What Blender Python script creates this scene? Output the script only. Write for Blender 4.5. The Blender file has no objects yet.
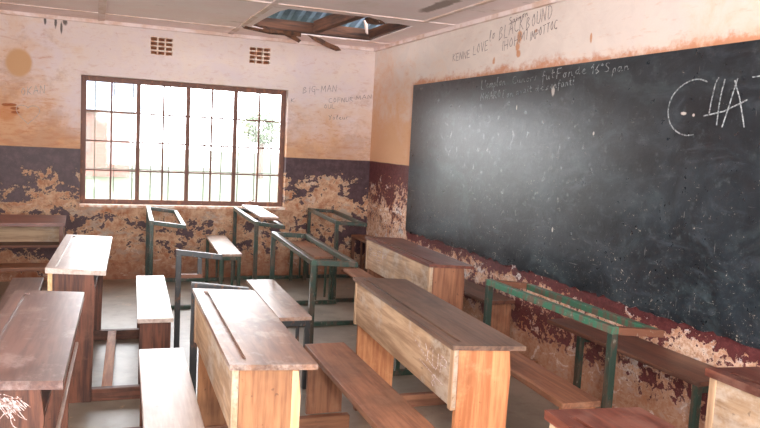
import bpy, bmesh, math, random
from mathutils import Vector, Matrix
random.seed(7)
C = bpy.context.scene.collection
R = math.radians
H = 2.517            # ceiling height
XL, YR = -5.3, -9.2  # left wall, rear wall (both behind or beside the camera)

# ------------------------------------------------------------------ node helpers
def lin(c):
    return tuple(((v/255)/12.92 if v/255 <= .04045 else ((v/255+.055)/1.055)**2.4) for v in c) + (1,)

class G:
    def __init__(s, name):
        s.m = bpy.data.materials.new(name); s.m.use_nodes = True
        s.t = s.m.node_tree; s.t.nodes.clear()
        s.out = s.t.nodes.new('ShaderNodeOutputMaterial')
        s.b = s.t.nodes.new('ShaderNodeBsdfPrincipled')
        s.t.links.new(s.b.outputs[0], s.out.inputs[0])
        s.co = s.t.nodes.new('ShaderNodeTexCoord').outputs['Object']
        sp = s.t.nodes.new('ShaderNodeSeparateXYZ'); s.t.links.new(s.co, sp.inputs[0])
        s.x, s.y, s.z = sp.outputs
    def set(s, sock, v):
        if isinstance(v, (int, float)): sock.default_value = v
        elif isinstance(v, tuple): sock.default_value = v
        else: s.t.links.new(v, sock)
    def math(s, op, a, b=0.0, c=None, clamp=False):
        n = s.t.nodes.new('ShaderNodeMath'); n.operation = op; n.use_clamp = clamp
        s.set(n.inputs[0], a); s.set(n.inputs[1], b)
        if c is not None: s.set(n.inputs[2], c)
        return n.outputs[0]
    def add(s, a, b): return s.math('ADD', a, b)
    def sub(s, a, b): return s.math('SUBTRACT', a, b)
    def mul(s, a, b, clamp=False): return s.math('MULTIPLY', a, b, clamp=clamp)
    def map(s, loc=(0,0,0), scale=(1,1,1), rnd=False, rot=(0,0,0)):
        n = s.t.nodes.new('ShaderNodeMapping'); s.t.links.new(s.co, n.inputs[0])
        n.inputs['Location'].default_value = loc; n.inputs['Scale'].default_value = scale
        n.inputs['Rotation'].default_value = rot
        if rnd:
            oi = s.t.nodes.new('ShaderNodeObjectInfo')
            cb = s.t.nodes.new('ShaderNodeCombineXYZ')
            r = s.mul(oi.outputs['Random'], 37.0)
            for i in range(3): s.t.links.new(r, cb.inputs[i])
            s.t.links.new(cb.outputs[0], n.inputs['Location'])
        return n.outputs[0]
    def noise(s, vec, scale=1.0, detail=5, rough=.55, dist=0.0):
        n = s.t.nodes.new('ShaderNodeTexNoise'); s.set(n.inputs['Vector'], vec)
        n.inputs['Scale'].default_value = scale; n.inputs['Detail'].default_value = detail
        n.inputs['Roughness'].default_value = rough; n.inputs['Distortion'].default_value = dist
        return n.outputs['Fac']
    def step(s, v, lo, hi):
        n = s.t.nodes.new('ShaderNodeMapRange'); n.interpolation_type = 'SMOOTHSTEP'
        s.set(n.inputs[0], v); s.set(n.inputs[1], lo); s.set(n.inputs[2], hi)
        n.inputs[3].default_value = 0; n.inputs[4].default_value = 1
        return n.outputs[0]
    def curve(s, v, pts):          # piecewise-linear value of v; pts = [(v, out), ...]
        lo, hi = pts[0][0], pts[-1][0]
        f = s.math('DIVIDE', s.sub(v, lo), hi-lo, clamp=True)
        n = s.t.nodes.new('ShaderNodeValToRGB'); s.t.links.new(f, n.inputs[0])
        e = n.color_ramp.elements
        while len(e) < len(pts): e.new(.5)
        for el, (p, o) in zip(e, pts):
            el.position = (p-lo)/(hi-lo)
        for el, (p, o) in zip(e, pts): el.color = (o*.5+.5, o*.5+.5, o*.5+.5, 1)   # ramps cannot hold negative values
        return s.mul(s.sub(n.outputs[0], .5), 2.0)
    def mix(s, f, a, b):
        n = s.t.nodes.new('ShaderNodeMix'); n.data_type = 'RGBA'
        s.set(n.inputs[0], f); s.set(n.inputs[6], a); s.set(n.inputs[7], b)
        return n.outputs[2]
    def blob(s, cx, cz, rx, rz, ax='x', wob=None, soft=.35):   # elliptical mark with a ragged edge
        a = s.x if ax == 'x' else s.y
        d = s.math('SQRT', s.add(s.math('POWER', s.mul(s.sub(a, cx), 1/rx), 2.0), s.math('POWER', s.mul(s.sub(s.z, cz), 1/rz), 2.0)))
        if wob is not None: d = s.add(d, s.mul(s.sub(wob, .5), 1.6))
        return s.sub(1.0, s.step(d, 1-soft, 1+soft*.4))
    def bump(s, h, strength=.3, dist=.01):
        n = s.t.nodes.new('ShaderNodeBump'); n.inputs['Strength'].default_value = strength
        n.inputs['Distance'].default_value = dist; s.set(n.inputs['Height'], h)
        s.t.links.new(n.outputs[0], s.b.inputs['Normal'])
    def col(s, c): s.set(s.b.inputs['Base Color'], c)
    def rough(s, v): s.set(s.b.inputs['Roughness'], v)

def wood(name, dark, light, axis='y', rough=.5, worn=None, wear=0.0, coat=0.0):
    g = G(name)
    k = 16.0
    sc = {'x': (1.2, k, k), 'y': (k, 1.2, k), 'z': (k, k, 1.2)}[axis]
    v = g.map(scale=sc, rnd=True)
    a = g.noise(v, 1.0, 6, .62, 1.2)
    fine = g.noise(v, 4.5, 4, .6)
    v2 = g.map(scale=(2.2, 2.2, 2.2), rnd=True)
    big = g.noise(v2, 1.0, 4, .55)
    f = g.step(g.add(g.mul(a, .65), g.mul(fine, .35)), .38, .62)
    c = g.mix(f, lin(dark), lin(light))
    c = g.mix(g.mul(g.step(big, .48, .68), .5), c, lin(tuple(v*.62 for v in dark)))
    if worn:
        w = g.mul(g.step(g.add(g.mul(g.noise(g.map(scale=(9, 6, 9), rnd=True), 1.0, 8, .72), .6), g.mul(big, .4)), .5, .6), wear)
        c = g.mix(w, c, lin(worn))
    # small knots, nicks and grime specks
    sp = g.step(g.noise(g.map(scale=(38, 30, 38), rnd=True), 1.0, 2, .5), .70, .76)
    c = g.mix(g.mul(sp, .45), c, lin((52, 34, 26)))
    g.col(c)
    g.rough(g.add(rough-.10, g.mul(g.noise(g.map(scale=(7, 3, 7), rnd=True), 1.0, 5, .6), .22)))
    g.b.inputs['Coat Weight'].default_value = coat
    g.b.inputs['Coat Roughness'].default_value = .36
    g.bump(g.add(g.mul(a, .5), g.mul(fine, .5)), .25, .004)
    return g.m

def metal(name, base, chip, rough=.4, amt=.5, metallic=.15):
    g = G(name)
    n = g.noise(g.map(scale=(22, 22, 9), rnd=True), 1.0, 8, .68)
    c = g.mix(g.step(n, .66-amt*.25, .72-amt*.2), lin(base), lin(chip))
    c = g.mix(g.mul(g.step(g.noise(g.map(scale=(60, 60, 30), rnd=True), 1.0, 5, .6), .62, .7), .5), c, lin((165, 160, 145)))
    g.col(c); g.rough(g.add(rough-.1, g.mul(n, .3))); g.b.inputs['Metallic'].default_value = metallic
    g.bump(n, .2, .003)
    return g.m

def plain(name, c, rough=.8, c2=None, sc=12, metallic=0):
    g = G(name)
    if c2: g.col(g.mix(g.step(g.noise(g.map(scale=(sc,)*3), 1.0, 6, .65), .4, .62), lin(c), lin(c2)))
    else: g.col(lin(c))
    g.rough(rough); g.b.inputs['Metallic'].default_value = metallic
    return g.m

# ------------------------------------------------------------------ mesh helpers
class MB:
    def __init__(s): s.bm = bmesh.new()
    def hexa(s, P, bev=0.0):       # P: 8 points, bottom loop then top loop
        b = bmesh.new(); v = [b.verts.new(p) for p in P]
        for f in ((3,2,1,0), (4,5,6,7), (0,1,5,4), (1,2,6,5), (2,3,7,6), (3,0,4,7)): b.faces.new([v[i] for i in f])
        bmesh.ops.recalc_face_normals(b, faces=b.faces)
        if bev: bmesh.ops.bevel(b, geom=list(b.edges), offset=bev, segments=2, profile=.6, affect='EDGES')
        me = bpy.data.meshes.new('t'); b.to_mesh(me); b.free(); s.bm.from_mesh(me); bpy.data.meshes.remove(me)
        return s
    def box(s, x0, x1, y0, y1, z0, z1, bev=0.0, dz=0.0):   # dz lowers the +x side (a slope)
        return s.hexa([(x0,y0,z0), (x1,y0,z0-dz), (x1,y1,z0-dz), (x0,y1,z0), (x0,y0,z1), (x1,y0,z1-dz), (x1,y1,z1-dz), (x0,y1,z1)], bev)
    def bar(s, a, b, w, h, up=(0,0,1), bev=0.0):           # rectangular bar between two points
        a, b = Vector(a), Vector(b); d = (b-a).normalized(); u = Vector(up)
        if abs(d.dot(u)) > .95: u = Vector((0, 1, 0))
        r = d.cross(u).normalized()*(w/2); t = r.cross(d).normalized()*(h/2)
        return s.hexa([a-r-t, a+r-t, b+r-t, b-r-t, a-r+t, a+r+t, b+r+t, b-r+t], bev)
    def prism(s, pts, dirv, bev=0.0):                      # polygon extruded along dirv
        b = bmesh.new(); v0 = [b.verts.new(p) for p in pts]; v1 = [b.verts.new(Vector(p)+Vector(dirv)) for p in pts]
        n = len(pts); b.faces.new(v0); b.faces.new(v1[::-1])
        for i in range(n): b.faces.new((v0[i], v0[(i+1)%n], v1[(i+1)%n], v1[i]))
        bmesh.ops.recalc_face_normals(b, faces=b.faces)
        if bev: bmesh.ops.bevel(b, geom=list(b.edges), offset=bev, segments=2, profile=.6, affect='EDGES')
        me = bpy.data.meshes.new('t'); b.to_mesh(me); b.free(); s.bm.from_mesh(me); bpy.data.meshes.remove(me)
        return s
    def build(s, name, mat, parent=None):
        me = bpy.data.meshes.new(name); s.bm.to_mesh(me); s.bm.free(); me.materials.append(mat)
        o = bpy.data.objects.new(name, me); C.objects.link(o)
        if parent: o.parent = parent
        return o

def thing(name, label, cat, loc=(0,0,0), rz=0, group=None):
    o = bpy.data.objects.new(name, None); C.objects.link(o); o.empty_display_size = .1
    o.location = loc; o.rotation_euler = (0, 0, rz); o['label'] = label; o['category'] = cat
    if group: o['group'] = group
    return o
def tag(o, label, cat, group=None, kind=None):
    if label: o['label'] = label
    if cat: o['category'] = cat
    if group: o['group'] = group
    if kind: o['kind'] = kind
    return o
def struct(o): o['kind'] = 'structure'; return o

# ------------------------------------------------------------------ wall materials
def back_wall_mat():
    g = G('peeling_plaster_back')
    big = g.noise(g.map(scale=(1.1, 1, 1.1)), 1.0, 6, .6, .6)
    med = g.noise(g.map(loc=(3, 0, 5), scale=(3.2, 1, 4.2)), 1.0, 10, .7, .5)
    fin = g.noise(g.map(loc=(1, 0, 2), scale=(14, 1, 14)), 1.0, 8, .7)
    grit = g.noise(g.map(loc=(8, 0, 3), scale=(60, 1, 60)), 1.0, 5, .7)
    # upper wall: whitewash with rusty dirt
    up = g.mix(g.step(med, .3, .7), lin((219, 203, 203)), lin((226, 209, 198)))
    bias = g.add(g.curve(g.z, [(1.2, .30), (1.6, .13), (2.0, -.02), (2.5, -.12)]), g.curve(g.x, [(-4.4, .22), (-3.3, .13), (-2.7, -.05), (-1.0, 0.0), (0, .02)]))
    st = g.step(g.add(g.add(g.mul(big, .5), g.mul(med, .5)), bias), .50, .86)
    up = g.mix(g.mul(st, .88), up, lin((206, 156, 112)))
    streak = g.step(g.add(g.noise(g.map(loc=(4, 0, 1), scale=(5, 1, 22), rot=(0, .25, 0)), 1.0, 6, .65), g.mul(bias, .4)), .6, .74)
    up = g.mix(g.mul(streak, .45), up, lin((190, 122, 80)))
    spots = g.step(fin, .58, .70)
    scr_ = g.step(g.noise(g.map(loc=(6, 0, 2), scale=(9, 1, 30), rot=(0, .5, 0)), 1.0, 8, .75, .8), .52, .66)
    up = g.mix(g.mul(scr_, g.add(.22, g.mul(st, .3))), up, lin((182, 112, 70)))
    dirt_ = g.step(g.add(g.noise(g.map(loc=(2, 0, 8), scale=(2.4, 1, 3.2)), 1.0, 9, .75), g.mul(bias, .35)), .54, .66)
    up = g.mix(g.mul(dirt_, .4), up, lin((176, 138, 116)))
    up = g.mix(g.mul(spots, .35), up, lin((176, 112, 74)))
    up = g.mix(g.blob(-3.52, 2.06, .075, .09, wob=g.mul(med, .3)), up, lin((200, 158, 118)))
    hp = g.blob(-3.62, 1.585, .09, .085, wob=med)
    up = g.mix(g.mul(hp, .55), up, lin((190, 120, 66)))
    for cx, cz in ((-3.625, 1.665), (-3.575, 1.668), (-3.552, 1.635), (-3.545, 1.60)):
        up = g.mix(g.mul(g.blob(cx, cz, .03, .011, wob=g.mul(fin, .6)), .9), up, lin((150, 84, 44)))
    for cx, cz, rx, rz in ((-3.30, 2.47, .012, .05), (-3.21, 2.46, .012, .06), (-3.13, 2.47, .025, .035), (-3.16, 2.42, .01, .06)):
        up = g.mix(g.mul(g.blob(cx, cz, rx, rz, wob=fin), .85), up, lin((60, 52, 50)))
    # lower wall: dark plum oil paint, flaked off to plaster and clay
    tan = g.mix(g.step(fin, .35, .62), lin((170, 118, 88)), lin((208, 172, 142)))
    tan = g.mix(g.step(g.noise(g.map(loc=(9, 0, 9), scale=(2.6, 1, 5)), 1.0, 9, .7), .52, .62), tan, lin((176, 160, 146)))
    tan = g.mix(g.mul(g.step(med, .5, .62), .7), tan, lin((168, 98, 58)))
    tan = g.mix(g.mul(g.curve(g.z, [(.0, .9), (.2, .55), (.4, 0)]), .8), tan, lin((134, 84, 62)))
    mott = g.noise(g.map(loc=(5, 0, 7), scale=(7, 1, 9)), 1.0, 9, .75, .6)
    tan = g.mix(g.mul(g.step(mott, .54, .62), .6), tan, lin((124, 78, 56)))
    tan = g.mix(g.mul(g.step(mott, .44, .36), .55), tan, lin((214, 198, 182)))
    paint = g.mix(g.step(fin, .4, .66), lin((62, 38, 42)), lin((84, 58, 64)))
    paint = g.mix(g.mul(g.step(grit, .62, .70), .6), paint, lin((150, 130, 130)))
    zb = g.curve(g.z, [(.0, -.15), (.15, -.07), (.3, .012), (.6, .012), (.70, -.045), (.82, -.04), (.98, .0), (1.10, .06), (1.26, .2)])
    xb = g.curve(g.x, [(-4.5, .02), (-3.1, .03), (-2.95, -.025), (-.95, -.02), (-.85, .0), (-.3, .0), (0, .05)])
    pk = g.add(g.add(g.mul(med, .58), g.mul(fin, .42)), g.add(zb, xb))
    keep = g.step(pk, .505, .515)
    lo = g.mix(keep, tan, paint)
    edge = g.mul(g.step(pk, .478, .503), g.sub(1.0, keep))
    lo = g.mix(g.mul(edge, .5), lo, lin((214, 186, 152)))
    line = g.add(g.z, g.mul(g.sub(med, .5), .012))
    up_f = g.step(line, 1.283, 1.289)
    c = g.mix(up_f, lo, up)
    g.col(c)
    g.rough(g.add(.86, g.mul(g.mul(keep, g.sub(1.0, up_f)), -.36)))
    hgt = g.add(g.add(g.mul(fin, .3), g.mul(grit, .12)), g.mul(g.mul(keep, g.sub(1.0, up_f)), .25))
    g.bump(hgt, .5, .012)
    return g.m

def right_wall_mat():
    g = G('peeling_plaster_right')
    big = g.noise(g.map(loc=(0, 2, 0), scale=(1, 1.1, 1.3)), 1.0, 6, .6, .6)
    med = g.noise(g.map(loc=(0, 3, 5), scale=(1, 3.4, 4.6)), 1.0, 10, .72, .5)
    fin = g.noise(g.map(loc=(0, 1, 2), scale=(1, 21, 24)), 1.0, 8, .7)
    grit = g.noise(g.map(loc=(0, 8, 3), scale=(1, 62, 62)), 1.0, 5, .7)
    up = g.mix(g.step(med, .3, .7), lin((218, 204, 196)), lin((230, 217, 208)))
    bias = g.add(g.curve(g.z, [(1.2, .34), (1.7, .20), (2.05, .10), (2.16, .02), (2.5, -.06)]), g.curve(g.y, [(-7, .10), (-5, .04), (-3.6, -.02), (-1.3, .02), (-.6, .10), (0, .08)]))
    st = g.step(g.add(g.add(g.mul(big, .45), g.mul(med, .55)), bias), .50, .82)
    up = g.mix(g.mul(st, .85), up, lin((212, 158, 112)))
    edge_b = g.mul(g.step(g.add(g.z, g.add(g.mul(g.sub(fin, .5), .16), g.mul(g.sub(med, .5), .25))), 2.13, 2.05), g.step(g.y, -1.0, -1.15))
    up = g.mix(g.mul(edge_b, .8), up, lin((196, 124, 78)))
    streak = g.step(g.noise(g.map(loc=(0, 4, 1), scale=(1, 6, 26), rot=(.2, 0, 0)), 1.0, 7, .68), .56, .72)
    up = g.mix(g.mul(streak, .35), up, lin((198, 136, 96)))
    for cy, cz, ry, rz in ((-2.95, 2.31, .035, .05), (-2.93, 2.24, .03, .04), (-2.60, 2.17, .02, .03), (-3.16, 2.33, .015, .015), (-3.78, 2.21, .012, .03), (-2.95, 2.19, .03, .03)):
        up = g.mix(g.mul(g.blob(cy, cz, ry, rz, 'y', wob=fin), .75), up, lin((196, 128, 72)))
    tan = g.mix(g.step(fin, .38, .6), lin((190, 140, 110)), lin((230, 202, 178)))
    tan = g.mix(g.step(g.noise(g.map(loc=(0, 9, 9), scale=(1, 4, 7)), 1.0, 9, .75), .54, .6), tan, lin((212, 204, 200)))
    tan = g.mix(g.mul(g.step(med, .54, .64), .7), tan, lin((188, 116, 74)))
    dirt = g.curve(g.z, [(.0, 1.0), (.22, .8), (.38, .1), (.5, 0)])
    tan = g.mix(g.mul(dirt, .85), tan, lin((158, 108, 80)))
    mott = g.noise(g.map(loc=(0, 5, 7), scale=(1, 8, 11)), 1.0, 9, .75, .6)
    tan = g.mix(g.mul(g.step(mott, .55, .62), .5), tan, lin((146, 92, 68)))
    tan = g.mix(g.mul(g.step(mott, .45, .38), .5), tan, lin((226, 216, 208)))
    paint = g.mix(g.step(fin, .4, .66), lin((84, 38, 40)), lin((108, 56, 56)))
    paint = g.mix(g.mul(g.step(grit, .64, .70), .5), paint, lin((200, 170, 150)))
    zb = g.curve(g.z, [(.0, -.3), (.12, -.2), (.20, -.05), (.27, .025), (.41, .028), (.47, -.035), (.53, -.035), (.575, .01), (.62, .06), (.8, .02), (1.05, .05), (1.15, .12), (1.26, .2)])
    corner = g.mul(g.step(g.y, -1.16, -1.08), g.curve(g.z, [(.3, 0), (.6, -.085), (.85, -.05), (.98, -.03), (1.15, -.03), (1.3, 0)]))
    pk = g.add(g.add(g.mul(med, .46), g.mul(fin, .54)), g.add(zb, corner))
    keep = g.step(pk, .488, .497)
    lo = g.mix(keep, tan, paint)
    line = g.add(g.z, g.mul(g.sub(med, .5), .012))
    up_f = g.step(line, 1.283, 1.289)
    g.col(g.mix(up_f, lo, up))
    kp = g.mul(keep, g.sub(1.0, up_f))
    g.rough(g.add(.86, g.mul(kp, -.42)))
    g.bump(g.add(g.add(g.mul(fin, .35), g.mul(grit, .12)), g.mul(kp, .25)), .5, .012)
    return g.m

def board_mat():
    g = G('worn_black_board_paint')
    med = g.noise(g.map(scale=(1, 2.2, 2.6)), 1.0, 8, .65, .5)
    fin = g.noise(g.map(scale=(1, 14, 14)), 1.0, 8, .7)
    grit = g.noise(g.map(loc=(0, 3, 3), scale=(1, 34, 40)), 1.0, 7, .72, 1.5)
    smear = g.noise(g.map(loc=(0, 5, 1), scale=(1, 3.5, 9), rot=(.5, 0, 0)), 1.0, 8, .7, .6)
    c = g.mix(g.step(med, .35, .7), lin((20, 26, 32)), lin((40, 49, 56)))
    c = g.mix(g.mul(g.step(smear, .50, .74), .45), c, lin((82, 92, 100)))
    c = g.mix(g.mul(g.step(fin, .55, .72), .4), c, lin((92, 102, 104)))
    veil = g.noise(g.map(loc=(0, 6, 4), scale=(1, 1.3, 2.4)), 1.0, 7, .7, 1.0)
    c = g.mix(g.mul(g.step(veil, .50, .68), .36), c, lin((78, 94, 98)))
    for cy, cz, ry, rz in ((-1.95, 1.78, .05, .14), (-1.85, 1.66, .04, .10)):
        c = g.mix(g.mul(g.blob(cy, cz, ry, rz, 'y', wob=fin), .6), c, lin((22, 26, 28)))
    for cy, cz, ry, rz in ((-3.44, 1.90, .02, .035), (-4.62, 1.73, .02, .010), (-4.69, 1.72, .007, .007), (-3.0, 1.80, .007, .018), (-3.9, 1.62, .008, .012), (-3.55, .98, .008, .016)):
        c = g.mix(g.mul(g.blob(cy, cz, ry, rz, 'y', wob=fin), .8), c, lin((206, 198, 190)))
    low = g.curve(g.z, [(.6, .05), (.9, .028), (1.4, .0), (2.0, -.02)])
    c = g.mix(g.mul(g.step(g.add(g.add(grit, low), g.mul(g.sub(med, .5), .12)), .655, .70), .8), c, lin((196, 186, 168)))
    scr = g.noise(g.map(loc=(0, 7, 2), scale=(1, 5, 70), rot=(.7, 0, 0)), 1.0, 4, .6)
    scr2 = g.noise(g.map(loc=(0, 2, 9), scale=(1, 70, 5), rot=(.45, 0, 0)), 1.0, 4, .6)
    c = g.mix(g.mul(g.step(g.add(g.math('MAXIMUM', scr, scr2), g.mul(low, .5)), .70, .73), .5), c, lin((150, 148, 142)))
    g.col(c)
    g.rough(g.add(.20, g.mul(fin, .2)))
    g.b.inputs['Specular IOR Level'].default_value = .7
    g.bump(g.add(g.mul(fin, .5), g.mul(med, .8)), .35, .008)
    return g.m

def ceiling_mat():
    g = G('painted_ceiling_board')
    big = g.noise(g.map(scale=(1.2, 1.2, 1)), 1.0, 5, .6)
    med = g.noise(g.map(loc=(3, 1, 0), scale=(4, 4, 1)), 1.0, 8, .7)
    c = g.mix(g.step(med, .35, .7), lin((244, 224, 222)), lin((246, 232, 230)))
    c = g.mix(g.mul(g.step(g.add(g.mul(big, .6), g.mul(med, .4)), .5, .66), .45), c, lin((214, 184, 160)))
    c = g.mix(g.mul(g.step(g.noise(g.map(loc=(2, 2, 0), scale=(3, 9, 1)), 1.0, 5, .6), .66, .72), .5), c, lin((150, 118, 92)))
    d = g.math('SQRT', g.add(g.math('POWER', g.mul(g.add(g.x, .52), 1/.07), 2.0), g.math('POWER', g.mul(g.add(g.y, 2.62), 1/.28), 2.0)))
    c = g.mix(g.mul(g.sub(1.0, g.step(g.add(d, g.mul(g.sub(med, .5), 2.0)), .7, 1.1)), .75), c, lin((128, 108, 92)))
    g.col(c); g.rough(.8)
    return g.m

def floor_mat():
    g = G('dusty_concrete')
    big = g.noise(g.map(scale=(1.5, 1.5, 1)), 1.0, 6, .6, .5)
    fin = g.noise(g.map(scale=(11, 11, 1)), 1.0, 8, .7)
    c = g.mix(g.step(big, .35, .68), lin((112, 104, 90)), lin((162, 154, 140)))
    c = g.mix(g.mul(g.step(fin, .52, .66), .5), c, lin((112, 96, 80)))
    c = g.mix(g.mul(g.step(g.noise(g.map(loc=(4, 4, 0), scale=(6, 6, 1)), 1.0, 6, .7), .62, .68), .6), c, lin((196, 160, 124)))
    g.col(c); g.rough(g.add(.34, g.mul(fin, .3))); g.b.inputs['Coat Weight'].default_value = 1.0; g.b.inputs['Coat Roughness'].default_value = .4
    g.bump(fin, .2, .006)
    return g.m

M = {}
M['bwall'] = back_wall_mat(); M['rwall'] = right_wall_mat(); M['board'] = board_mat(); M['ceil'] = ceiling_mat(); M['floor'] = floor_mat()
M['plaster'] = plain('whitewashed_plaster', (214, 200, 188), .85, (206, 190, 176), 3)
M['batten'] = plain('painted_batten', (236, 218, 214), .7, (214, 184, 168), 5)
M['winsteel'] = metal('brown_window_steel', (112, 76, 64), (150, 100, 76), .5, .45, .1)
M['sill'] = plain('pale_sill_paint', (236, 222, 208), .45, (206, 150, 116), 16)
M['bar'] = plain('green_grey_bar', (112, 124, 106), .5)
M['clay'] = plain('terracotta_brick', (150, 96, 66), .85, (120, 70, 46), 20)
M['dark'] = plain('sooty_cavity', (60, 38, 28), .9)
M['timber'] = wood('rough_roof_timber', (60, 36, 26), (112, 70, 48), 'x', .75)
M['timbery'] = wood('rough_roof_timber_long', (64, 38, 27), (120, 74, 50), 'y', .75)
M['rot'] = plain('rotten_board', (104, 66, 44), .9, (60, 38, 28), 16)
M['tin'] = plain('galvanised_roof_sheet', (108, 122, 142), .6, (74, 84, 100), 3, .1)
M['green'] = metal('chipped_green_steel', (50, 72, 60), (84, 76, 66), .28, .7)
M['greenb'] = metal('bright_chipped_green_steel', (60, 108, 86), (98, 84, 72), .32, .75)
M['greendk'] = metal('dark_green_steel', (46, 62, 54), (74, 64, 54), .28, .7)
M['blackst'] = metal('black_worn_steel', (58, 60, 62), (104, 74, 58), .36, .4)
M['rust'] = metal('rusty_steel', (112, 72, 54), (60, 80, 66), .5, .25)
M['chalk'] = plain('chalk_line', (178, 184, 186), .9, (92, 98, 102), 70)
M['pencil'] = plain('charcoal_line', (104, 96, 100), .9, (176, 158, 152), 60)
M['chalksoft'] = plain('chalk_scribble', (200, 188, 186), .9, (140, 104, 92), 90)
M['faint'] = plain('faint_blue_line', (142, 152, 156), .9, (196, 180, 168), 50)
g_ = G('window_glass'); t_ = g_.t
tr = t_.nodes.new('ShaderNodeBsdfTransparent'); gl = t_.nodes.new('ShaderNodeBsdfGlossy'); gl.inputs['Roughness'].default_value = .03
mx = t_.nodes.new('ShaderNodeMixShader'); mx.inputs[0].default_value = .05
t_.links.new(tr.outputs[0], mx.inputs[1]); t_.links.new(gl.outputs[0], mx.inputs[2]); t_.links.new(mx.outputs[0], g_.out.inputs[0]); M['glass'] = g_.m

# ------------------------------------------------------------------ room shell
YB = .22   # thickness of the back wall
wx0, wx1, wz0, wz1 = -2.985, -.955, .745, 1.995     # window opening
def wall_with_holes(name, u0, u1, z0, z1, holes, place, thick, mat):
    us = sorted({u0, u1, *[h[0] for h in holes], *[h[1] for h in holes]}); zs = sorted({z0, z1, *[h[2] for h in holes], *[h[3] for h in holes]})
    bm = bmesh.new(); V = {}
    def vert(u, z, d):
        k = (round(u, 4), round(z, 4), d)
        if k not in V: V[k] = bm.verts.new(place(u, z, d))
        return V[k]
    def solid(i, j):
        if i < 0 or j < 0 or i >= len(us)-1 or j >= len(zs)-1: return False
        cu, cz = (us[i]+us[i+1])/2, (zs[j]+zs[j+1])/2
        return not any(h[0] < cu < h[1] and h[2] < cz < h[3] for h in holes)
    for i in range(len(us)-1):
        for j in range(len(zs)-1):
            if not solid(i, j): continue
            a, b, c, d = us[i], us[i+1], zs[j], zs[j+1]
            for t in (0, thick): bm.faces.new([vert(a, c, t), vert(b, c, t), vert(b, d, t), vert(a, d, t)])
            if not solid(i-1, j): bm.faces.new([vert(a, c, 0), vert(a, c, thick), vert(a, d, thick), vert(a, d, 0)])
            if not solid(i+1, j): bm.faces.new([vert(b, c, 0), vert(b, c, thick), vert(b, d, thick), vert(b, d, 0)])
            if not solid(i, j-1): bm.faces.new([vert(a, c, 0), vert(a, c, thick), vert(b, c, thick), vert(b, c, 0)])
            if not solid(i, j+1): bm.faces.new([vert(a, d, 0), vert(a, d, thick), vert(b, d, thick), vert(b, d, 0)])
    bmesh.ops.recalc_face_normals(bm, faces=bm.faces)
    me = bpy.data.meshes.new(name); bm.to_mesh(me); bm.free(); me.materials.append(mat)
    o = bpy.data.objects.new(name, me); C.objects.link(o); return struct(o)
VENTS = [(-2.36, -2.145, 2.24, 2.415), (-1.385, -1.165, 2.24, 2.41)]
wall_with_holes('wall_back', XL-.2, .2, 0, H+.03, [(wx0, wx1, wz0, wz1)] + VENTS, lambda u, z, d: (u, d, z), YB, M['bwall'])
wall_with_holes('wall_right', YR-.2, 0, 0, H+.03, [], lambda u, z, d: (d, u, z), .2, M['rwall'])
LW = [(-8.7, -7.1, .8, 2.1), (-6.4, -4.8, .8, 2.1)]  # unseen openings, added to brighten the ceiling and right side
wall_with_holes('wall_left', YR-.2, 0, 0, H+.03, LW, lambda u, z, d: (XL-d, u, z), .2, M['plaster'])
RW = [(-5.0, -3.1, .7, 2.2), (-2.6, -.3, .7, 2.2)]  # unseen openings, enlarged to throw more light on the back wall
wall_with_holes('wall_rear', XL, 0, 0, H+.03, RW, lambda u, z, d: (u, YR-d, z), .2, M['plaster'])
struct(MB().box(XL-.2, .2, YR-.2, .22, -.12, 0).build('floor', M['floor']))

# ceiling with the torn hole
hole = [(-1.50,-.66), (-1.495,-1.15), (-1.47,-1.62), (-1.43,-1.79), (-1.1,-1.82), (-.76,-1.85), (-.66,-1.78), (-.60,-1.66), (-.45,-1.70), (-.29,-1.66), (-.27,-1.0), (-.26,-.50), (-.9,-.50), (-1.3,-.50)]
bm = bmesh.new()
outer = [(XL, YR), (0, YR), (0, 0), (XL, 0)]
def loop(pts):
    vs = [bm.verts.new((x, y, H)) for x, y in pts]
    return [bm.edges.new((vs[i], vs[(i+1) % len(vs)])) for i in range(len(vs))]
ed = loop(outer) + loop(hole)
bmesh.ops.triangle_fill(bm, use_beauty=True, edges=ed)
ex = bmesh.ops.extrude_face_region(bm, geom=list(bm.faces))
bmesh.ops.translate(bm, verts=[v for v in ex['geom'] if isinstance(v, bmesh.types.BMVert)], vec=(0, 0, .008))
bmesh.ops.recalc_face_normals(bm, faces=bm.faces)
me = bpy.data.meshes.new('ceiling'); bm.to_mesh(me); bm.free(); me.materials.append(M['ceil'])
struct_c = bpy.data.objects.new('ceiling', me); C.objects.link(struct_c); struct(struct_c)
n = 1
def trim(mb, mat):
    global n
    o = struct(mb.build('trim_%d' % n, mat)); n += 1; return o
trim(MB().box(XL, 0, -.50, -.46, H-.008, H, .002), M['batten'])
trim(MB().box(XL, 0, -.035, 0, H-.035, H, .004), M['batten'])            # edge strips along the walls
trim(MB().box(-.035, 0, YR, -.035, H-.035, H, .004), M['batten'])
trim(MB().box(-.34, -.30, YR, -1.99, H-.010, H, .002), M['batten'])
for x in (-5.22, -4.0, -2.81): trim(MB().box(x-.03, x+.03, YR, -.03, H-.010, H, .002), M['batten'])
trim(MB().box(-1.615, -1.565, YR, -.03, H-.010, H, .002), M['batten'])
for y in (-1.97, -3.6, -5.2, -6.8): trim(MB().box(XL, -.04, y-.02, y+.02, H-.009, H, .002), M['batten'])

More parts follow.
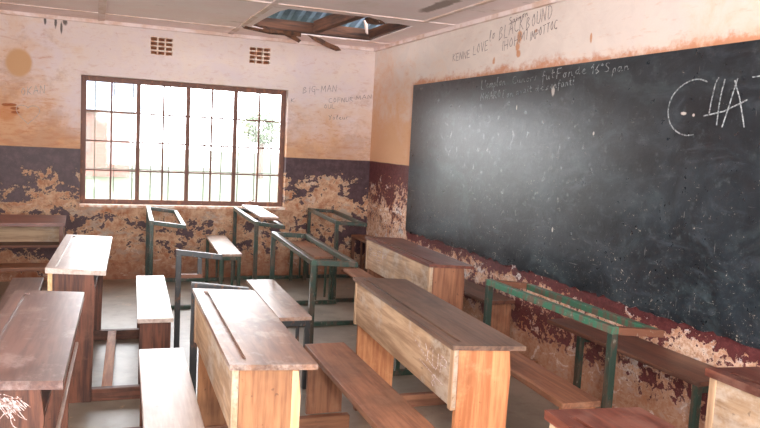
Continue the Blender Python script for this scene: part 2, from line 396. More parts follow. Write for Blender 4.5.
# roof above and its timbers
rf = MB()
N = 60
def roofz(y): return 2.62 + (.62-y)*.28 if y > -4.4 else 2.62 + (.62+4.4)*.28 - (-4.4-y)*.28
bmr = bmesh.new(); rows = []
ys = [.62, -4.4, -9.8]
for i in range(N*4+1):
    x = XL-.6 + i*(6.6/(N*4)); w = .010*math.sin(i*math.pi/2)
    rows.append([(bmr.verts.new((x, y, roofz(y)+w)), bmr.verts.new((x, y, roofz(y)+w+.004))) for y in ys])
for a, b in zip(rows, rows[1:]):
    for k in range(2):
        bmr.faces.new((a[k][0], b[k][0], b[k+1][0], a[k+1][0])); bmr.faces.new((a[k][1], a[k+1][1], b[k+1][1], b[k][1]))
me = bpy.data.meshes.new('r'); bmr.to_mesh(me); bmr.free(); me.materials.append(M['tin'])
o = bpy.data.objects.new('trim_%d' % n, me); n += 1; C.objects.link(o); struct(o)
jl = ['sawn roof joist along the far edge of the ceiling hole', 'sawn roof joist crossing the middle of the ceiling hole', 'sawn roof joist at the right end of the ceiling hole near the blackboard wall']
o = MB().box(-4.2, -.02, -.54, -.47, H+.012, H+.115, .004).build('roof_joist', M['timber']); tag(o, jl[0], 'roof joist', 'roof joists in the ceiling hole')
o = MB().bar((-.84, -.56, H+.075), (-.70, -3.2, H+.075), .075, .105, bev=.004).build('roof_joist', M['timbery']); tag(o, jl[1], 'roof joist', 'roof joists in the ceiling hole')
o = MB().bar((-.262, -.56, H+.065), (-.262, -3.2, H+.065), .05, .09, bev=.004).build('roof_joist', M['timbery']); tag(o, jl[2], 'roof joist', 'roof joists in the ceiling hole')
def shard(name, pts, th, label, mat=None, cat='broken board'):
    b = bmesh.new(); vs = [b.verts.new(p) for p in pts]; f = b.faces.new(vs)
    ex = bmesh.ops.extrude_face_region(b, geom=[f]); f.normal_update(); nv = f.normal*th
    bmesh.ops.translate(b, verts=[v for v in ex['geom'] if isinstance(v, bmesh.types.BMVert)], vec=nv)
    bmesh.ops.recalc_face_normals(b, faces=b.faces)
    me = bpy.data.meshes.new(name); b.to_mesh(me); b.free(); me.materials.append(mat or M['rot'])
    o = bpy.data.objects.new(name, me); C.objects.link(o); return tag(o, label, cat, 'torn pieces of ceiling board')
shard('ceiling_shard', [(-1.62,-.72,H-.004), (-1.56,-.60,H-.02), (-1.30,-.515,H-.035), (-.98,-.505,H-.028), (-.98,-.515,H+.03), (-1.30,-.53,H+.03), (-1.52,-.66,H+.015)], .012, 'long brown torn edge of ceiling board sagging at the left end of the hole')
shard('ceiling_shard', [(-1.22,-.50,H), (-1.05,-.49,H-.01), (-.97,-.47,H-.055), (-.99,-.46,H-.08), (-1.09,-.48,H-.045)], .010, 'small torn flap of ceiling board hanging above the right vent')
shard('ceiling_shard', [(-.92,-.50,H), (-.78,-.49,H-.02), (-.68,-.47,H-.055), (-.58,-.46,H-.08), (-.545,-.455,H-.115), (-.60,-.455,H-.125), (-.70,-.47,H-.10), (-.84,-.49,H-.05)], .012, 'longest torn strip of ceiling board hanging below the far joist')
shard('ceiling_shard', [(-.66,-1.80,H+.004), (-.57,-1.72,H-.01), (-.55,-1.45,H+.02), (-.58,-1.3,H+.05), (-.64,-1.40,H+.07), (-.68,-1.66,H+.045)], .010, 'curled orange-brown ceiling flap on the near edge of the hole')
shard('ceiling_shard', [(-.52,-1.05,H+.11), (-.48,-1.02,H+.0), (-.45,-.98,H-.005), (-.47,-1.0,H+.12)], .012, 'short pale splinter standing up between the two right joists', M['batten'])

# air vents: clay grilles set in the wall
for (x0, x1, z0, z1), lb in zip(VENTS, ('clay air brick grille in the wall above the middle of the window', 'clay air brick grille in the wall above the right end of the window')):
    mb = MB().box(x0, x1, .07, .10, z0, z1)
    r = thing('air_vent', lb, 'vent', ((x0+x1)/2, 0, z0), 0, 'clay air vents high on the back wall')
    w, h = (x1-x0)/3, (z1-z0)/4
    g1 = MB()
    for i in range(4):
        u = x0 + i*w; t = .006
        g1.box(max(x0, u-t), min(x1, u+t), .004, .07, z0, z1)
    for j in range(5):
        v = z0 + j*h; t = .006
        g1.box(x0, x1, .003, .069, max(z0, v-t), min(z1, v+t))
    a = g1.build('grille', M['sill'], r); a.location = -Vector(r.location)
    a = mb.build('backing', M['clay'], r); a.location = -Vector(r.location)

# ------------------------------------------------------------------ window
def window():
    W = bpy.data.objects.new('window_1', None); C.objects.link(W); struct(W)
    fy0, fy1 = .10, .135
    fr = MB()
    fr.box(wx0, wx0+.05, fy0, fy1, wz0, wz1, .003); fr.box(wx1-.05, wx1, fy0, fy1, wz0, wz1, .003)
    fr.box(wx0+.05, wx1-.05, fy0, fy1, wz1-.05, wz1, .003); fr.box(wx0+.05, wx1-.05, fy0, fy1, wz0, wz0+.05, .003)
    f = fr.build('window_frame', M['winsteel'], W)
    k = 4; cw = (wx1-wx0-.1)/k
    for i in range(1, k):
        x = wx0+.05+i*cw
        MB().box(x-.020, x+.020, fy0-.006, fy1, wz0+.05, wz1-.05, .003).build('mullion', M['winsteel'], W)
    for i in range(k):
        a = wx0+.05+i*cw+(.022 if i else 0); b = wx0+.05+(i+1)*cw-(.022 if i < k-1 else 0)
        c = (a+b)/2
        gb = MB().box(c-.009, c+.009, fy0+.003, fy1-.004, wz0+.05, wz1-.05, .002)
        for j in range(1, 4):
            z = wz0+.05+j*(wz1-wz0-.1)/4
            gb.box(a, b, fy0+.005, fy1-.006, z-.008, z+.008, .002)
        gb.build('glazing_bar', M['winsteel'], W)
        MB().box(a, b, fy0+.018, fy0+.021, wz0+.05, wz1-.05).build('pane', M['glass'], W)
    # thin security bars outside
    for i in range(11):
        x = wx0+.13+i*.178
        MB().box(x-.005, x+.005, .19, .202, wz0, wz1).build('security_bar', M['bar'], W)
    MB().box(wx0, wx1, .187, .205, wz0+.345, wz0+.355).build('security_rail', M['bar'], W)
    MB().box(wx0-.004, wx1+.03, -.022, .10, wz0-.022, wz0+.004, .004).build('window_sill', M['sill'], W)
    l = MB().bar((wx1-.38, fy0-.012, wz0+.045), (wx1-.30, fy0-.012, wz0+.075), .01, .008).build('latch', M['winsteel'], W)
window()

# ------------------------------------------------------------------ blackboard
bz0, bz1, by0, by1 = .652, 2.060, -6.6, -1.122
pts = [(-.003, by1, bz1), (-.003, by1, bz0+.01)]
y = by1; rnd = random.Random(3)
while y > by0+.05:
    y -= rnd.uniform(.015, .07); pts.append((-.003, max(y, by0), bz0 + rnd.uniform(-.016, .014)))
pts.append((-.003, by0, bz0)); pts.append((-.003, by0, bz1))
bb = MB().prism(pts, (-.012, 0, 0)).build('blackboard', M['board'])
bbroot = bb; tag(bb, 'long black painted chalkboard on the right wall with faded chalk writing', 'blackboard')

# ------------------------------------------------------------------ hand lettering (polylines)
F = {
'A': [[(0,0),(.3,1),(.6,0)],[(.1,.38),(.55,.42)]], 'B': [[(.02,0),(.05,1),(.5,.85),(.1,.55),(.6,.28),(0,0)]], 'C': [[(.55,.9),(.25,1),(.02,.6),(.1,.12),(.4,0),(.6,.1)]],
'D': [[(.0,1),(.45,.95),(.68,.55),(.5,.1),(.25,0)],[(.15,.1),(.15,.9)]], 'E': [[(.5,1),(.05,1),(.0,0),(.5,.02)],[(.02,.5),(.4,.52)]], 'F': [[(.5,1),(.05,1),(0,0)],[(.02,.5),(.4,.52)]],
'G': [[(.55,.9),(.2,1),(.02,.5),(.2,.05),(.5,.2),(.5,.5),(.3,.5)],[(.5,.2),(.5,-.35)]], 'H': [[(0,0),(.02,1)],[(.5,0),(.5,1)],[(0,.5),(.5,.52)]], 'I': [[(.1,0),(.15,1)]],
'K': [[(0,0),(.03,1)],[(.5,1),(.03,.5),(.5,0)]], 'L': [[(.05,1),(0,.05),(.5,0)]], 'M': [[(0,0),(.08,1),(.33,.3),(.6,1),(.68,0)]], 'N': [[(0,0),(.05,1),(.5,0),(.55,1)]],
'O': [[(.3,1),(.02,.55),(.25,0),(.55,.4),(.3,1)]], 'P': [[(0,0),(.05,1),(.5,.85),(.45,.5),(.05,.45)]], 'R': [[(0,0),(.05,1),(.5,.85),(.1,.5),(.55,0)]], 'S': [[(.5,.9),(.2,1),(.05,.7),(.45,.4),(.4,.05),(0,.05)]],
'T': [[(0,1),(.6,1)],[(.3,1),(.3,0)]], 'U': [[(0,1),(.05,.1),(.35,0),(.5,.3),(.52,1)]], 'V': [[(0,1),(.25,0),(.5,1)]], 'W': [[(0,1),(.15,0),(.35,.7),(.55,0),(.75,1)]], 'Y': [[(0,1),(.25,.5),(.5,1)],[(.25,.5),(.2,0)]],
'a': [[(.45,.5),(.15,.55),(.02,.2),(.2,0),(.42,.3),(.45,.5),(.45,.05),(.6,.08)]], 'c': [[(.4,.5),(.15,.5),(.02,.2),(.2,0),(.45,.1)]], 'd': [[(.42,.5),(.1,.45),(.1,.05),(.4,.15),(.45,1),(.42,0),(.55,.08)]],
'e': [[(0,.25),(.35,.35),(.25,.55),(.05,.35),(.15,.02),(.45,.1)]], 'f': [[(.4,.9),(.2,1),(.15,.5),(.12,-.35)],[(0,.5),(.4,.55)]], 'i': [[(.05,.5),(.08,0),(.2,.1)],[(.1,.75),(.12,.8)]], 'l': [[(.1,.3),(.3,.95),(.12,1),(.08,.1),(.25,0)]],
'm': [[(0,0),(.05,.5),(.1,.3),(.25,.5),(.28,0),(.32,.35),(.48,.5),(.5,0)]], 'n': [[(0,0),(.05,.5),(.1,.3),(.3,.5),(.35,0),(.48,.08)]], 'o': [[(.2,.5),(.02,.25),(.2,0),(.4,.25),(.2,.5),(.45,.45)]],
'p': [[(0,-.4),(.08,.5),(.35,.5),(.35,.1),(.05,.08)]], 'r': [[(0,0),(.05,.5),(.15,.4),(.35,.5)]], 's': [[(0,.05),(.25,.05),(.1,.35),(.3,.5)]], 't': [[(.15,.9),(.12,.05),(.35,.05)],[(0,.55),(.38,.58)]],
'u': [[(0,.5),(.05,.05),(.3,.05),(.38,.5),(.4,0),(.5,.08)]], 'v': [[(0,.5),(.18,0),(.38,.5)]], 'x': [[(0,0),(.4,.5)],[(.05,.5),(.35,0)]], '1': [[(0,.6),(.25,1),(.2,0)]], '6': [[(.4,1),(.05,.4),(.15,0),(.42,.2),(.2,.45),(.05,.3)]],
'°': [[(.1,.8),(.0,.9),(.15,1),(.25,.85),(.1,.8)]], '-': [[(0,.45),(.4,.5)]], "'": [[(.1,1),(.05,.75)]], '!': [[(.15,1),(.1,.35)],[(.08,.1),(.1,.02)]], '8': [[(.3,1),(.05,.75),(.45,.3),(.2,0),(.02,.25),(.45,.75),(.3,1)]], '=': [[(0,.35),(.4,.37)],[(0,.6),(.4,.62)]],
}
def strokes(lines, w, place, name, mat, parent, th=.0012):   # lines: 2-D polylines in metres
    mb = MB()
    for L in lines:
        for (a, b) in zip(L, L[1:]):
            dx, dz = b[0]-a[0], b[1]-a[1]; d = math.hypot(dx, dz)
            if d < 1e-6: continue
            ux, uz = dx/d, dz/d; px, pz = -uz*w/2, ux*w/2; e = w*.3
            A = (a[0]-ux*e, a[1]-uz*e); B = (b[0]+ux*e, b[1]+uz*e)
            q = [(A[0]+px, A[1]+pz), (A[0]-px, A[1]-pz), (B[0]-px, B[1]-pz), (B[0]+px, B[1]+pz)]
            mb.hexa([place(u, v, 0) for u, v in q] + [place(u, v, th) for u, v in q])
    return mb.build(name, mat, parent)
def smooth(L):
    if len(L) < 3: return L
    for _ in range(2):
        o = [L[0]]
        for a, b in zip(L, L[1:]): o += [(a[0]*.75+b[0]*.25, a[1]*.75+b[1]*.25), (a[0]*.25+b[0]*.75, a[1]*.25+b[1]*.75)]
        o.append(L[-1]); L = o
    return L
def lettering(txt, s, e, h, curvy=False):    # polylines of txt from baseline point s to e with cap height h
    adv = []; x = 0
    for ch in txt:
        if ch == ' ': x += .45; continue
        gl = F[ch]; wd = max(p[0] for L in gl for p in L); adv.append((ch, x)); x += wd + .22
    tot = x-.22; sx, sz = e[0]-s[0], e[1]-s[1]; rr = random.Random(len(txt)*7+ord(txt[0])); out = []
    for ch, ox in adv:
        j = rr.uniform(-.06, .06)*h
        for L in F[ch]:
            L = [((ox+p[0])/tot, p[1]*h + j) for p in L]
            if ch.islower() or ch in 'BCDGOS' or curvy: L = smooth(L)
            out.append([(s[0]+sx*u, s[1]+sz*u+v) for u, v in L])
    return out
onR = lambda u, v, t: (-.0005-t, u, v)          # on the right wall (u = y)
onB = lambda u, v, t: (-.0155-t, u, v)          # on the blackboard
onK = lambda u, v, t: (u, -.0005-t, v)          # on the back wall (u = x)
wr = bpy.data.objects['wall_right']; wb = bpy.data.objects['wall_back']
for t, s, e, h in (('KENNE', (-1.90,2.22), (-2.20,2.23), .06), ('LOVE', (-2.26,2.235), (-2.49,2.265), .075), ('lo', (-2.51,2.32), (-2.59,2.34), .085),
                   ('Saimon', (-2.79,2.415), (-3.04,2.45), .05), ('BLACK', (-2.66,2.315), (-2.99,2.36), .10), ('BOUND', (-3.03,2.345), (-3.34,2.395), .09),
                   ('IHOHMI', (-2.71,2.23), (-3.05,2.28), .07), ('IMPOTTOC', (-3.09,2.265), (-3.41,2.315), .06)):
    strokes(lettering(t, s, e, h), .0045, onR, 'charcoal_writing', M['pencil'], wr)
for t, s, e, h in (('BIG', (-.80,1.975), (-.665,1.99), .08), ('-', (-.655,2.0), (-.62,2.0), .05), ('MAN', (-.60,2.0), (-.43,2.02), .08), ('COFNUR', (-.51,1.895), (-.235,1.925), .055),
                   ('MAN', (-.20,1.945), (-.02,1.975), .05), ('OUL', (-.56,1.83), (-.44,1.835), .05), ('K', (-.925,1.87), (-.89,1.875), .05), ('Yoleur', (-.50,1.71), (-.28,1.73), .06)):
    strokes(lettering(t, s, e, h*.85), .0042, onK, 'charcoal_writing', M['pencil'], wb)
strokes(lettering('OKAN', (-3.50,1.755), (-3.30,1.79), .075), .005, onK, 'charcoal_writing', M['faint'], wb)
heart = [(-3.44+.1*math.sin(a)**3*1.0, 1.60+.085*(math.cos(a)-.35*math.cos(2*a)-.12*math.cos(3*a))) for a in [i*math.tau/30 for i in range(31)]]
strokes([heart], .004, onK, 'charcoal_writing', M['faint'], wb)
for t, s, e, h in (("L'emplon", (-2.46,1.955), (-2.82,1.97), .07), ('Cunors', (-2.92,1.975), (-3.23,1.98), .055), ('fut', (-3.30,1.975), (-3.44,1.985), .065), ('Fonde', (-3.47,1.975), (-3.78,1.99), .065),
                   ('16°S', (-3.83,1.985), (-4.0,1.985), .055), ('pan', (-4.03,1.975), (-4.17,1.985), .055), ('MWARO', (-2.46,1.87), (-2.76,1.88), .055), ("l'on", (-2.79,1.875), (-2.94,1.88), .06),
                   ('avait', (-2.98,1.89), (-3.18,1.905), .05), ('des', (-3.22,1.905), (-3.38,1.91), .05), ('enfant!', (-3.41,1.91), (-3.66,1.93), .055)):
    strokes(lettering(t, s, e, h), .0045, onB, 'chalk_writing', M['chalk'], bb)
big = [smooth([(-4.76,1.885),(-4.70,1.905),(-4.62,1.89),(-4.54,1.84),(-4.505,1.77),(-4.52,1.69),(-4.57,1.64),(-4.64,1.615),(-4.70,1.62)]),
       smooth([(-4.83,1.90),(-4.815,1.88),(-4.80,1.80),(-4.79,1.72)]), smooth([(-4.87,1.89),(-4.85,1.80),(-4.845,1.67)]), [(-4.76,1.715),(-4.88,1.735),(-5.01,1.785)],
       [(-4.88,1.66),(-4.91,1.76),(-4.945,1.89)], [(-4.93,1.88),(-4.97,1.79),(-5.01,1.66)], [(-5.03,1.89),(-5.25,1.905)], [(-5.14,1.9),(-5.13,1.68)]]
strokes(big, .0065, onB, 'chalk_writing', M['chalk'], bb)

# ------------------------------------------------------------------ wooden desks
def W(tag_, dark, light, rough=.5, worn=None, wear=0., coat=0.):
    return {a: wood('%s_%s' % (tag_, a), dark, light, a, rough, worn, wear, coat) for a in 'xyz'}
WD = {
 'brown_top': W('brown_worn_glare_top', (92, 60, 44), (140, 102, 78), .42, (196, 184, 176), .45, .8),  # pale wear colour also paints in window glare over real scuffs
 'grey_top':  W('grey_brown_top', (74, 54, 46), (116, 90, 74), .42, (140, 120, 104), .25, .25),
 'red_top':   W('red_brown_top', (84, 42, 32), (122, 68, 52), .40, (158, 126, 112), .2, .3),
 'plum_top':  W('plum_brown_glare_top', (80, 50, 44), (118, 84, 74), .42, (176, 160, 156), .42, .9),  # whitish worn colour carries painted window glare as well as wear
 'tan':       W('tan_panel', (152, 120, 92), (194, 164, 132), .6, (196, 186, 174), .45),
 'orange':    W('orange_end_panel', (168, 104, 66), (208, 146, 100), .55, (216, 162, 116), .35),
 'honey':     W('honey_end_panel', (126, 82, 54), (170, 120, 82), .6),
 'pale':      W('pale_batten', (196, 156, 112), (220, 184, 140), .6),
 'redbrown':  W('red_brown_end_panel', (58, 32, 24), (112, 68, 50), .5, (140, 98, 78), .2),
 'midbrown':  W('mid_brown_board', (116, 74, 54), (156, 108, 80), .5, (184, 150, 126), .15, .1),
 'dusty_glare':     W('dusty_glare_bench_top', (140, 106, 88), (178, 146, 126), .40, (196, 182, 172), .5, .8),  # paler than dust alone, window glare put into the colour
 'white':     W('glare_pale_scuffed_top', (168, 148, 136), (204, 190, 180), .36, (150, 116, 96), .25, 1.),  # scuffed wood whitened so its colour carries the window glare
 'darkbench': W('dark_bench_top', (74, 46, 38), (108, 70, 54), .42, (130, 100, 84), .2, .2),
}
def desk_top(L, w, z, dz, groove=(.03, .05), ends=.05, x0=-.015, th=.028):
    """board with a pencil groove cut along its high side; x0..w across, 0..L along"""
    mb = MB(); W_ = w-x0
    def zz(x): return z-dz*(x-x0)/W_
    def slab(a, b, y0, y1, zt, zb): mb.hexa([(a,y0,zz(a)-zb),(b,y0,zz(b)-zb),(b,y1,zz(b)-zb),(a,y1,zz(a)-zb),(a,y0,zz(a)-zt),(b,y0,zz(b)-zt),(b,y1,zz(b)-zt),(a,y1,zz(a)-zt)])
    g0, g1 = groove
    slab(x0, g0, 0, L, 0, th); slab(g1, w, 0, L, 0, th)
    slab(g0, g1, 0, ends, 0, th); slab(g0, g1, L-ends, L, 0, th); slab(g0, g1, ends, L-ends, .009, th)
    bmesh.ops.remove_doubles(mb.bm, verts=mb.bm.verts, dist=1e-5)
    return mb
def make_desk(label, group, loc, rz, L=1.28, w=.30, z=.75, dz=.016, top='brown_top', panel='tan', end='orange', bench='midbrown', b0=.60, bw=.21, by=(0, 0), bz=.42,
              strip=None, th=.028, mid=False, runner='midbrown', grooves=True, benchleg=None):
    D = thing('school_desk', label, 'school desk', loc, rz, group)
    T = WD[top]
    desk_top(L, w, z, dz, th=th, ends=.06 if grooves else L/2-.001).build('top', T['y'], D)
    zt = z-th
    MB().box(0, .018, .012, L-.012, .50, zt-.001, .003).build('front_panel', WD[panel]['y'], D)
    for i, y in enumerate((.014, L-.042)):
        e = w-.055
        # end boards stand on the floor, narrowing slightly at the front top corner
        P = [(.020, y, .0), (e-.012, y, .0), (e+.002, y, .62), (e-.008, y, zt-.014), (.020, y, zt-.003)]
        MB().prism(P, (0, .028, 0), .002).build('side_panel', WD[end]['z'], D)
        MB().box(-.004, .019, y-.001, y+.029, .49, zt-.002, .002).build('batten', WD[panel if not strip else strip]['z'], D)
    MB().box(.022, w-.075, .045, L-.045, .515, .535, .002).build('shelf', WD[end]['y'], D)
    # sledge: two floor runners and a long stretcher
    by0, by1 = by
    for y in (.02, L-.06):
        MB().box(.02, b0+bw+.02, y, y+.045, .0, .07, .004).build('floor_runner', WD[runner]['x'], D)
    if mid: MB().box((w+b0)/2-.10, (w+b0)/2-.045, .064, L-.064, .048, .070, .003).build('stretcher', WD['orange']['y'], D)
    s = MB().box(b0, b0+bw, by0, L+by1, bz-.028, bz, .004).build('bench_seat', WD[bench]['y'], D)
    for y in (by0+.02, L+by1-.05):
        MB().box(b0+.012, b0+bw-.012, y, y+.028, .071 if abs(y-.02) < .06 or abs(y-L+.05) < .06 else .0, bz-.029, .003).build('bench_leg', WD[benchleg or end]['z'], D)
    return D
GD = 'wooden school desks with attached benches'
def yaw(dx, dy): return -math.atan2(dx, dy)
dC = make_desk('brown wooden school desk in the centre foreground with worn glossy top and pale end board', GD, (-2.42, -5.27, 0), yaw(.03, 1.27), L=1.22, w=.285, th=.019, top='brown_top', panel='tan', end='honey', bz=.435, bench='midbrown', b0=.565, bw=.215, by=(0, .04), benchleg='midbrown')
MB().prism([(.198, .0115, .075), (.226, .0115, .075), (.230, .0115, .62), (.220, .0115, .712), (.200, .0115, .714)], (0, .003, 0)).build('edge_strip', WD['pale']['z'], dC)
dE = make_desk('long school desk right of centre, dark grey top, chalk scrawls on its side', GD, (-1.572, -5.21, 0), yaw(.075, 1.41), L=1.36, w=.30, th=.018, top='grey_top', panel='tan', end='orange', bench='midbrown', b0=.60, bw=.195, by=(.17, -.22))
dF = make_desk('wooden school desk nearest the left end of the blackboard with reddish top and white smears', GD, (-.865, -3.50, 0), yaw(.04, 1.32), L=1.29, w=.30, th=.02, top='red_top', panel='tan', end='midbrown', bench='darkbench', b0=.595, bw=.23, by=(.34, 0), benchleg='midbrown')
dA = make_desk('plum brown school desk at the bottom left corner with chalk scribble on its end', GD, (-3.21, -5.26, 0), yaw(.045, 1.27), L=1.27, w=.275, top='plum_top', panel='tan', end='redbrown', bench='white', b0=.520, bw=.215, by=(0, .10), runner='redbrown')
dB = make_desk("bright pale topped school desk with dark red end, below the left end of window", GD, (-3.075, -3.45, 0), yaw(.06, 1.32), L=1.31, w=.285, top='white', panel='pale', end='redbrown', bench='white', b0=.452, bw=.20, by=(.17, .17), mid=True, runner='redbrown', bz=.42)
dI = make_desk('school desk cut by the bottom edge, standing in front of the grey topped desk', GD, (-1.67, -7.12, 0), yaw(.06, 1.25), L=1.25, w=.32, top='red_top', panel='tan', end='midbrown', b0=.63, bw=.21)
dH = make_desk('school desk at the bottom right corner with glossy red-brown top against the blackboard wall', GD, (-.775, -6.93, 0), yaw(.0, 1.28), L=1.28, w=.31, top='red_top', panel='tan', end='redbrown', bench='darkbench', b0=.55, bw=.21)
dL = make_desk('school desk by the back wall at the left edge, open side facing the room', GD, (-4.34, -1.02, 0), R(-90), L=1.27, w=.30, z=.755, dz=.03, top='red_top', panel='tan', end='redbrown', bench='midbrown', b0=.37, bw=.22, grooves=False, by=(0, -.02))
dZ = make_desk('school desk beside the left edge of which only the bench shows', GD, (-3.86, -3.3, 0), 0, L=1.31, w=.285, top='plum_top', panel='tan', end='redbrown', bench='plum_top', b0=.48, bw=.20)

# marks on desks, in the desk's own frame
onEnd = lambda y: (lambda u, v, t: (u, y-t, v))
onSide = lambda u, v, t: (-.0003-t, u, v)
def on_panel(D, txt, s, e, h, w, mat):
    strokes(lettering(txt, s, e, h), w*.65, onSide, 'chalk_writing', mat, D)
on_panel(dE, 'YUP', (.30, .60), (.08, .60), .07, .005, M['chalksoft'])
on_panel(dE, '8', (.22, .525), (.17, .525), .05, .004, M['chalksoft'])
strokes([[(.42, .655), (.20, .60)], [(.36, .59), (.10, .56)]], .0025, onSide, 'chalk_writing', M['chalksoft'], dE)
on_panel(dF, '1=EP', (1.20, .60), (.82, .61), .07, .007, M['chalksoft'])
rr = random.Random(5); S = []
for i in range(26):
    a = (rr.uniform(.02, .12), rr.uniform(.66, .70)); S.append([a, (a[0]+rr.uniform(.01, .05), a[1]-rr.uniform(.0, .03))])
for i in range(30):
    a = (rr.uniform(.10, .15), rr.uniform(.655, .69)); S.append([a, (a[0]+rr.uniform(.015, .035), a[1]-rr.uniform(.02, .045))])
S += [smooth([(.135, .66), (.13, .63), (.135, .60), (.155, .585), (.17, .57), (.19, .56)]), [(.05, .625), (.10, .62), (.115, .64)], smooth([(.02, .565), (.09, .57), (.15, .578)]),
      smooth([(.03, .62), (.07, .60), (.06, .565), (.02, .55)]), smooth([(.14, .65), (.155, .625), (.175, .615)])]
strokes(S, .0022, onEnd(.0135), 'chalk_scribble', M['chalksoft'], dA)
# the long loose batten along the low side of the corner desk
MB().bar((.247, .05, .505), (.247, 1.22, .505), .012, .014, bev=.002).build('edge_batten', WD['dusty_glare']['y'], dA)

# ------------------------------------------------------------------ steel desks
GM = 'steel school desk frames without their tops'
def make_frame(label, loc, rz, L, w=.27, z=.755, dz=.035, m='green', m2='greendk', b0=.60, bw=.20, by=(0, 0), bz=.43, seat='dusty_glare', feet=(True, True), rails=True, post=False, seatleg=None, single=False, fary=None, mc=None):
    D = thing('desk_frame', label, 'desk frame', loc, rz, GM)
    t = .034; A, B = M[m], M[m2]; h = t/2
    for y in (h, L-h): MB().box(0, t, y-h, y+h, 0, z-t, .003).build('leg', B, D)
    if rails:
        MB().box(0, t, 0, L, z-t, z, .003).build('side_rail', A, D)
        MB().box(w-t, w, t, L-t, z-t-dz, z-dz, .003).build('side_rail', A, D)
    for y in (h, L-h):
        a0 = t if rails else 0
        MB().hexa([(a0,y-h,z-t-dz*a0/w),(w,y-h,z-t-dz),(w,y+h,z-t-dz),(a0,y+h,z-t-dz*a0/w),(a0,y-h,z-dz*a0/w),(w,y-h,z-dz),(w,y+h,z-dz),(a0,y+h,z-dz*a0/w)], .003).build('cross_rail', M[mc] if mc else B, D)
        if post: 
            MB().box(.135, .135+t*.8, y-h*.8, y+h*.8, .595, z-t-.02, .003).build('post', A, D)
            MB().box(t, .165, y-h*.8, y+h*.8, .57, .595, .003).build('shelf_rail', M['rust'], D)
    for y, on in zip((h, L-h), feet):
        if on: MB().box(t, b0+bw, y-h, y+h, 0, t, .003).build('foot_rail', A, D)
    y0, y1 = by[0], L+by[1]
    MB().box(b0, b0+bw, y0, y1, bz-.022, bz, .003).build('bench_seat', WD[seat]['y'], D)
    S_ = M[seatleg] if seatleg else A
    for k, y in enumerate((max(y0, 0)+h+.002, min(y1, L)-h-.002)):
        if single: y = L-.30 if k else -.055
        if k and fary: y = fary
        for x in ((b0+.004,) if single else (b0+.004, b0+bw-t-.004)): MB().box(x, x+t*.9, y-h, y+h, 0 if k else 0, bz-.023, .003).build('bench_leg', S_, D)
        MB().box(b0+.004+t*.9, b0+bw-.004-t, y-h+.002, y+h-.002, bz-.023-t, bz-.023, .003).build('bench_rail', S_, D)
        if not single: MB().box(b0+bw/2+.008, b0+bw/2+.028, y-.01, y+.01, t+.001, bz-.06, .003).build('bench_strut', S_, D)
    return D
f1 = make_frame('empty green desk frame under the middle of the window', (-2.425, -1.35, 0), yaw(.05, 1.2), 1.22, w=.295, b0=.575, bw=.195, by=(.0, -.04), m='green', bz=.475)
f2 = make_frame('green desk frame under the right end of the window, with loose board on top', (-1.545, -1.34, 0), yaw(.03, 1.24), 1.24, b0=.585, bw=.19, by=(.12, -.10), seat='midbrown', bz=.42)
f3 = make_frame('large empty green desk frame standing in the middle of the room', (-1.615, -3.37, 0), yaw(.05, 1.32), 1.32, w=.30, z=.762, dz=.015, b0=.585, bw=.145, by=(.0, -.06), seat='midbrown', m='green', m2='greendk', bz=.475, fary=.55)
f4 = make_frame('empty dark green desk frame in the far right corner of the room', (-.79, -1.29, 0), yaw(.07, 1.20), 1.20, w=.305, z=.76, dz=.018, b0=.50, bw=.20, by=(0, 0), seat='midbrown', m='greendk', bz=.475, seatleg='rust')
f5 = make_frame('black steel desk frame just behind the centre foreground desk', (-2.395, -3.94, 0), yaw(.03, 1.08), 1.08, w=.29, b0=.545, bw=.20, by=(.45, .52), seat='dusty_glare', m='blackst', m2='blackst', rails=False, post=True, feet=(False, False), bz=.445)
f6 = make_frame('green and rusty desk frame standing along the blackboard wall', (-.755, -5.10, 0), yaw(-.01, 1.09), 1.09, w=.29, dz=.03, m='greenb', m2='greendk', mc='rust', b0=.44, bw=.28, by=(-.08, .0), seat='darkbench', bz=.50, feet=(False, False), single=True, seatleg='greendk')
# diagonal brace on the corner frame
MB().bar((.08, .02, .30), (.50, .02, .05), .016, .02, bev=.002).build('brace', M['rust'], f4)

# the loose board lying across the window-side frame
lb = thing('loose_board', 'short pale worn board lying loose on a steel desk frame below the window', 'board', (-1.49, -1.16, .75), yaw(.03, 1.1))
MB().box(.03, .20, .0, 1.06, .012, .030, .003, dz=.006).build('board', WD['dusty_glare']['y'], lb)
MB().box(.07, .20, .02, .06, -.006, .011, .002, dz=.006).build('cleat', WD['midbrown']['x'], lb)
MB().box(.07, .20, .96, 1.0, -.006, .011, .002, dz=.006).build('cleat', WD['midbrown']['x'], lb)

# ------------------------------------------------------------------ outside
def gmat(name, c1, c2, sc): return plain(name, c1, .9, c2, sc)
o = MB().box(-40, 40, .25, 70, -.45, -.35).build('ground', gmat('grass', (64, 73, 56), (56, 69, 46), 3)); o['kind'] = 'structure'
bd = thing('brick_building', 'low red brick building with pale roof across the grass outside', 'building', (-5.2, 22, -.35))
bk = G('brick_wall'); br = bk.t.nodes.new('ShaderNodeTexBrick'); br.inputs['Color1'].default_value = lin((120, 82, 72)); br.inputs['Color2'].default_value = lin((112, 78, 66)); br.inputs['Mortar'].default_value = lin((108, 96, 88))
br.inputs['Scale'].default_value = 2.0; mp = bk.map(rot=(R(90), 0, 0)); bk.t.links.new(mp, br.inputs[0]); bk.col(br.outputs[0])
MB().box(-6, 3.6, 0, 6, 0, 2.5).build('wall', bk.m, bd)
MB().prism([(-6.4, -.6, 2.5), (-6.4, 6.6, 2.5), (-6.4, 3, 3.9)], (10.4, 0, 0)).build('roof', M['tin'], bd)
MB().box(-1.2, -.2, -.04, 0, 0, 2.0).build('door', plain('blue_door', (90, 110, 130)), bd)
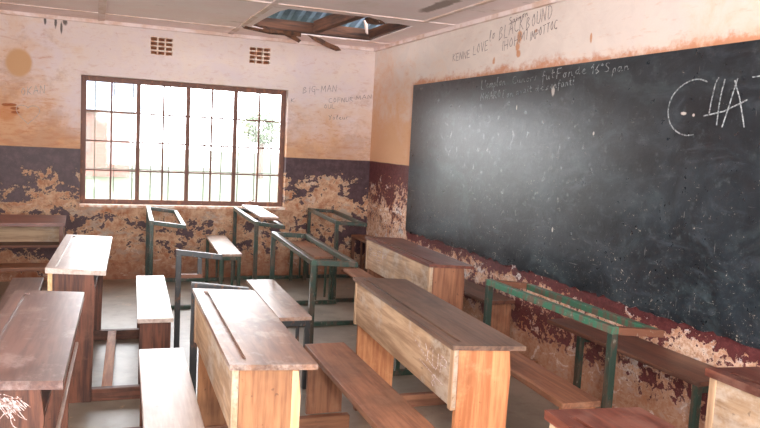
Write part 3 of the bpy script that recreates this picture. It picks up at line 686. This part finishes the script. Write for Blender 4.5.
MB().box(1, 2.2, -.04, 0, .9, 1.9).build('window', plain('dim_pane', (96, 84, 78), .6), bd)
tr_ = thing('tree', 'round green tree beyond the grass outside the right part of the window', 'tree', (3.9, 24, -.35))
tk = MB(); tk.prism([(.16*math.cos(a), .16*math.sin(a), 0) for a in [i*math.tau/8 for i in range(8)]], (0, 0, 1.8)); tk.build('trunk', plain('bark', (104, 92, 84), .9), tr_)
fb = bmesh.new(); rr = random.Random(9)
for i in range(900):
    a, b = rr.uniform(0, math.tau), rr.uniform(-1, 1); q = math.sqrt(1-b*b); rad = rr.uniform(.5, 1)
    p = Vector((q*math.cos(a)*.9*rad, q*math.sin(a)*.9*rad, 2.2+b*.75*rad)); s = rr.uniform(.07, .13)
    u = Vector((rr.uniform(-1, 1), rr.uniform(-1, 1), rr.uniform(-1, 1))).normalized(); v = u.orthogonal().normalized()
    fb.faces.new([fb.verts.new(p+u*s), fb.verts.new(p+v*s*.6), fb.verts.new(p-u*s), fb.verts.new(p-v*s*.6)])
me = bpy.data.meshes.new('foliage'); fb.to_mesh(me); fb.free(); me.materials.append(plain('leaf', (104, 118, 94), .7, (116, 124, 104), 2)); o = bpy.data.objects.new('foliage', me); C.objects.link(o); o.parent = tr_

# ------------------------------------------------------------------ light
w = bpy.data.worlds.new('overcast_sky'); bpy.context.scene.world = w; w.use_nodes = True
bg = w.node_tree.nodes['Background']; bg.inputs[0].default_value = (.97, .98, 1.0, 1); bg.inputs[1].default_value = 12.0
def area(name, loc, rot, sx, sy, power, col=(1, 1, 1), portal=False):
    l = bpy.data.lights.new(name, 'AREA'); l.shape = 'RECTANGLE'; l.size = sx; l.size_y = sy; l.energy = power; l.color = col
    if portal: l.cycles.is_portal = True
    o = bpy.data.objects.new(name, l); C.objects.link(o); o.location = loc; o.rotation_euler = rot; return o
area('window_daylight', ((wx0+wx1)/2, .21, (wz0+wz1)/2), (R(-90), 0, 0), wx1-wx0, wz1-wz0, 1, portal=True)
for i, h in enumerate(LW): area('added_left_opening_daylight', (XL-.1, (h[0]+h[1])/2, (h[2]+h[3])/2), (0, R(-90), 0), h[3]-h[2], h[1]-h[0], 1, portal=True)  # portals for the added, unseen openings on the left
for i, h in enumerate(RW): area('unseen_rear_opening_daylight', ((h[0]+h[1])/2, YR-.1, (h[2]+h[3])/2), (R(90), 0, 0), h[1]-h[0], h[3]-h[2], 1, portal=True)  # portals for the unseen rear openings, enlarged for more light
area('camera_flash', (-2.72, -7.62, 1.72), (R(84), 0, R(-22)), .10, .06, 45, (1, .97, .93))

# ------------------------------------------------------------------ camera
cam = bpy.data.cameras.new('camera'); co = bpy.data.objects.new('camera', cam); C.objects.link(co)
r = Vector((0.93025114, -0.36321689, 0.05202225)); u = Vector((-0.01237116, 0.11065155, 0.99378226)); f = Vector((0.36671485, 0.92511066, -0.09844031))
co.matrix_world = Matrix(((r.x, u.x, -f.x, -2.8545), (r.y, u.y, -f.y, -7.5901), (r.z, u.z, -f.z, 1.5), (0, 0, 0, 1)))
cam.sensor_width = 36; cam.lens = 725.83/760*36; cam.clip_start = .05
bpy.context.scene.camera = co
vs = bpy.context.scene.view_settings; vs.view_transform = 'Standard'; vs.look = 'None'; vs.gamma = 1; vs.exposure = 0.25
bpy.context.scene.cycles.max_bounces = 10
bpy.context.scene.cycles.diffuse_bounces = 6
bpy.context.scene.cycles.transparent_max_bounces = 12
